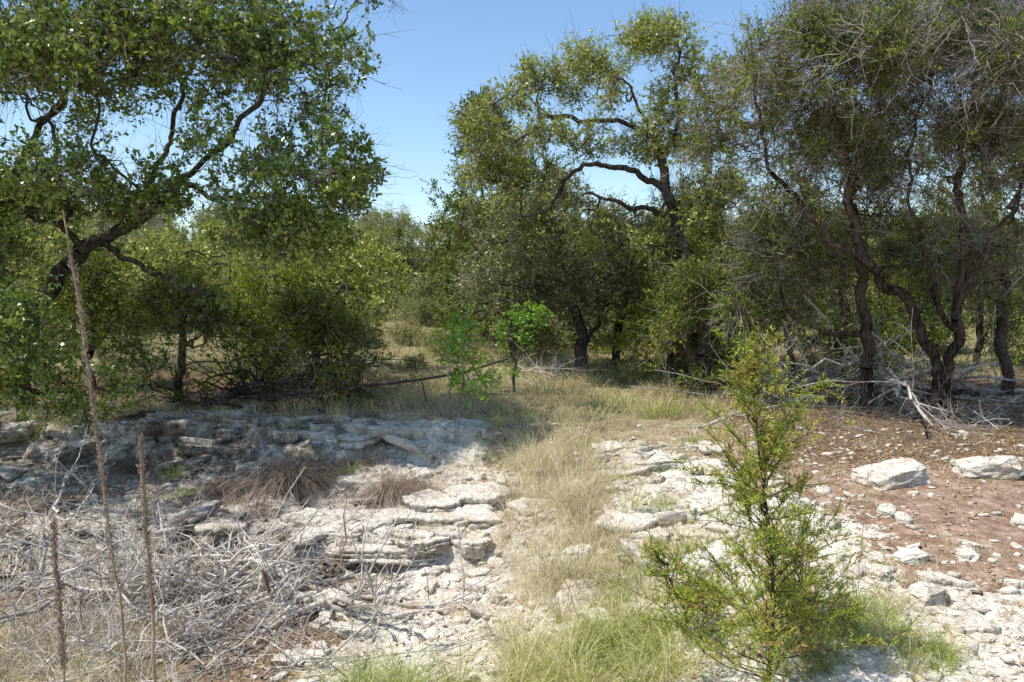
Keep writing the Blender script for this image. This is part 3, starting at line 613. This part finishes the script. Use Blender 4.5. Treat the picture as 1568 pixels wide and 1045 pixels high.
grass('dead_bunch_grass',tx,ty,620,.5,.006,DEADG,308,spr=.16,droop=(.9,2.0),lean=.8,hv=np.array([1.2,1.1,.95,.8,.5,.6,.7,1.1]))
n=300;x=rg.uniform(-7,-.5,n);y=rg.uniform(10.5,12.,n)
grass('bank_grass',x,y,34,.32,.006,DRY,309,spr=.12,val=np.clip(.6+rg.normal(size=n)*.3,0,1))
n=240;x=rg.uniform(-4.6,-1.9,n);y=rg.uniform(3.8,6.,n);k=x<-1.9-.35*(y-3.8);x,y=x[k],y[k]
grass('dry_bunch_grass',x,y,34,.6,.0042,DRY,310,spr=.09,droop=(.3,1.4),lean=.6,val=rg.random(len(x)))
n=200;x=rg.uniform(1.6,6,n);y=rg.uniform(4.2,10,n)
grass('sparse_grass',x,y,16,.24,.004,DRY,311,spr=.05,val=rg.random(n))
n=180;x=rg.uniform(-.9,2.7,n);y=rg.uniform(4.8,9.8,n)
grass('dry_bunch_grass',x,y,24,.28,.004,DRY,312,spr=.05,val=rg.random(n))
n=260;x=rg.uniform(-6,-.8,n);y=rg.uniform(7.2,10.3,n)
grass('dry_bunch_grass',x,y,22,.26,.0045,DEADG,313,spr=.07,val=rg.random(n))
print('grass',time.time()-T0)
# ------------------------------------------------------------------ litter
n=54000;x=rg.uniform(-6,8,n);y=rg.uniform(3.5,14,n)
nn=fbm(x,y,1.3,3,77)
w=np.where(x<-1,.75*(y<7.6)+.4,np.where((x>2.3)&(y>7.6),.8,.30))*(nn>-.3)*(1-.5*rockmask(x,y))
k=rg.random(n)<w;x,y=x[k],y[k];n=len(x);a=rg.uniform(0,6.283,n)
V,F=leaves(np.stack([x,y,H(x,y)+.012],1),np.stack([np.cos(a),np.sin(a),rg.normal(size=n)*.25],1),rg.uniform(.025,.06,n),rg.uniform(.012,.03,n),rg,flat=.8)
mesh_obj('leaf_litter',V,F,LITM,att=rg.random(n))
# ------------------------------------------------------------------ tall dead stalks
def stalk(pts,r0,r1,head,seed):
    rg=np.random.default_rng(seed);e=empty('dead_flower_stalk');p=sub(pts,.08,rg,.003)
    t=np.linspace(0,1,len(p));r=r0+(r1-r0)*t
    V,F=tubes(p[None],r[None],6);mesh_obj('stem',V,F,STALK,e,smooth=True)
    if head:
        n=1100;u=rg.uniform(head[0],head[1],n);c=np.stack([np.interp(u,t,p[:,k]) for k in range(3)],1)
        d=rg.normal(size=(n,3));d[:,2]=np.abs(d[:,2])+1.2
        V,F=leaves(c+rg.normal(size=(n,3))*.005,d,rg.uniform(.010,.024,n),.005,rg);mesh_obj('seed_head',V,F,DEADG,e,att=rg.random(n)*.6+.4)
stalk([(-1.40,2.95,G(-1.4,2.95)),(-1.48,2.97,.4),(-1.56,3,1.02),(-1.62,3,1.6),(-1.68,3,2.03)],.007,.003,(.45,.93),1)
stalk([(-1.36,3.0,G(-1.36,3)),(-1.38,3,.4),(-1.41,3,1.17)],.007,.006,(.6,1.),2)
stalk([(-1.7,2.95,G(-1.7,2.95)),(-1.73,3,.3),(-1.75,3,.85)],.006,.004,(.6,1.),3)
for k,(xa,ya,xb,h) in enumerate([(-1.3,4.9,-1.12,.85),(-1.45,5.1,-1.62,.7),(-2.6,4.3,-2.5,.9),(-3.1,4.2,-3.0,1.0),(2.3,5.2,2.35,.8)]):
    z=G(xa,ya);stalk([(xa,ya,z),((xa+xb)/2,ya,z+h*.5),(xb,ya,z+h)],.0035,.0015,(.8,1.) if k%2 else None,10+k)
# ------------------------------------------------------------------ background woodland (instanced)
far=empty('distant_woodland')
def proto_tree(seed,kind):
    rr=np.random.default_rng(seed);e=empty('tmp')
    if kind=='oak':
        c=ell([(0,0,2.6,1.8,1.8,1.2,170),(.9,.3,3.2,1,1,.8,50),(-.9,-.3,2.2,1.1,1,.8,60),(0,0,1.1,1.7,1.7,.9,120)],rr,-.05,1.2,seed)
        tree('x',[([(0,0,-.1),(.1,0,1),(0,.1,2)],.07,.03)],c,.12,FAR,BGREY,seed,kt=4,TL=.45,lpt=8,ll=.13,lw=.075,parent=e,dead=.6,deadL=.6,dr_=.008)
    elif kind=='bush':
        c=ell([(0,0,.8,1.5,1.3,.8,150),(.8,.2,1.1,.8,.8,.7,50)],rr,-.15,1.,seed)
        tree('x',[([(0,0,-.1),(.1,0,.5)],.03,.02)],c,.06,FAR,BGREY,seed,kt=4,TL=.35,lpt=8,ll=.10,lw=.055,parent=e,dead=1,deadL=.5,dr_=.008)
    else:
        t=rr.random(1200)**.9;a=rr.uniform(0,6.28,1200);r=1.45*(1-t)**.6*rr.random(1200)**.4
        p=np.stack([r*np.cos(a),r*np.sin(a),.05+4.2*t],1);p=p[vn3(p*1.3,seed)>-.1][:280]
        tree('x',[([(0,0,-.1),(0,0,2),(0,0,4.2)],.05,.01)],p,.1,JUNY if kind=='juny' else JUN,BJUN,seed,kt=4,TL=.4,lpt=11,ll=.13,lw=.04,kind='jun',parent=e,bf=.5)
    ms=[c.data for c in e.children]
    for c in list(e.children): bpy.data.objects.remove(c)
    bpy.data.objects.remove(e);return ms
PR=[proto_tree(501,'oak'),proto_tree(502,'oak'),proto_tree(503,'oak'),proto_tree(504,'jun'),proto_tree(505,'juny'),proto_tree(506,'bush')]
rr=np.random.default_rng(77)
def put(x,y,s,k):
    a=rr.uniform(0,6.28)
    for me in PR[k]:
        o=bpy.data.objects.new('woodland_tree_part',me);scene.collection.objects.link(o);o.parent=far
        o.location=(x,y,G(x,y)-.05);o.rotation_euler=(0,0,a);o.scale=(s,s,s*rr.uniform(.85,1.1))
cnt=0
for d,sp in [(18,2.0),(20.5,2.0),(23,2.1),(26,2.4),(30,2.8),(36,3.2),(44,4.2),(56,5)]:
    half=d*.85;x=-half
    while x<half:
        xx=x+rr.normal()*.6;yy=d+rr.normal()*1.
        u=xx/yy
        op=(-.205<u<-.125 and yy<24) or (-.58<u<-.2 and yy<(21.5 if u<-.42 else 17.5)) or (-.13<u<.14 and yy<22) or (0<u<.2 and yy<18.5)
        if not op:
            s=rr.uniform(.6,.9)*(1. if u>-.04 else .84)
            if -.24<u<-.1: s*=.95
            put(xx,yy,s,int(rr.integers(0,6)));cnt+=1
        x+=sp*rr.uniform(.75,1.25)
for q in [(-4.3,24.8,.8,5),(-2.3,24.5,.8,5),(-3.4,27,.75,0),(-1.5,23,.7,5),(1.9,19.5,.9,5),(3.6,19,.9,4),(.9,22,.8,1),(-5.2,21,.8,5),(-6.2,19,.8,5),(-4.6,19.5,.55,3),(-2.4,19,.3,5),(-1.6,18,.3,5),(2.3,14.6,.3,5),(-1.9,15.2,.22,5),(-1.1,16.5,.4,5),(.5,18.5,.6,5),
 (-13.2,23.5,.95,0),(-14.8,25.5,1.,1),(-11.6,22.4,.85,2),(-15.2,23.6,.95,2),(-12.4,27,1.,0),(-10.2,22.5,.8,1),(-9.5,17.2,.5,5),(-10.8,18.,.6,5)]: put(*q)
# closing rows of woodland on the far hillside
for d,sp,s0 in [(72,5.,1.25),(95,6.,1.5)]:
    x=-d*.85
    while x<d*.85:
        put(x+rr.normal(),d+rr.normal()*3,s0*rr.uniform(.8,1.1),int(rr.integers(0,3)));cnt+=1;x+=sp*rr.uniform(.7,1.1)
print('woodland',cnt,time.time()-T0)
# ------------------------------------------------------------------ light, world, camera
el,az=math.radians(60),math.radians(-112)
sd=np.array([math.sin(az)*math.cos(el),math.cos(az)*math.cos(el),math.sin(el)])
sl=bpy.data.lights.new('sun','SUN');sl.energy=5.0;sl.angle=math.radians(.53);sl.color=(1,.955,.88)
so=bpy.data.objects.new('sun',sl);scene.collection.objects.link(so)
so.rotation_euler=Vector(sd).to_track_quat('Z','Y').to_euler();so.location=(10,10,30)
w=bpy.data.worlds.new('World');scene.world=w;w.use_nodes=True
nt=w.node_tree;bg=nt.nodes['Background'];sk=nt.nodes.new('ShaderNodeTexSky');sk.sky_type='NISHITA';sk.sun_disc=False
sk.sun_elevation=el;sk.sun_rotation=az;sk.air_density=1.1;sk.dust_density=.4;sk.ozone_density=1.8
hs=nt.nodes.new('ShaderNodeHueSaturation');hs.inputs['Saturation'].default_value=1.10;hs.inputs['Value'].default_value=1.32
nt.links.new(sk.outputs[0],hs.inputs['Color']);nt.links.new(hs.outputs[0],bg.inputs[0]);bg.inputs[1].default_value=.15
cd=bpy.data.cameras.new('camera');cd.lens=28;cd.sensor_width=36;cd.clip_end=3000;cd.clip_start=.05
co=bpy.data.objects.new('camera',cd);scene.collection.objects.link(co);co.location=(0,0,1.7);co.rotation_euler=(math.radians(90-3.1),0,0)
scene.camera=co
scene.view_settings.view_transform='Standard';scene.view_settings.look='None';scene.view_settings.exposure=0
print('done',time.time()-T0)
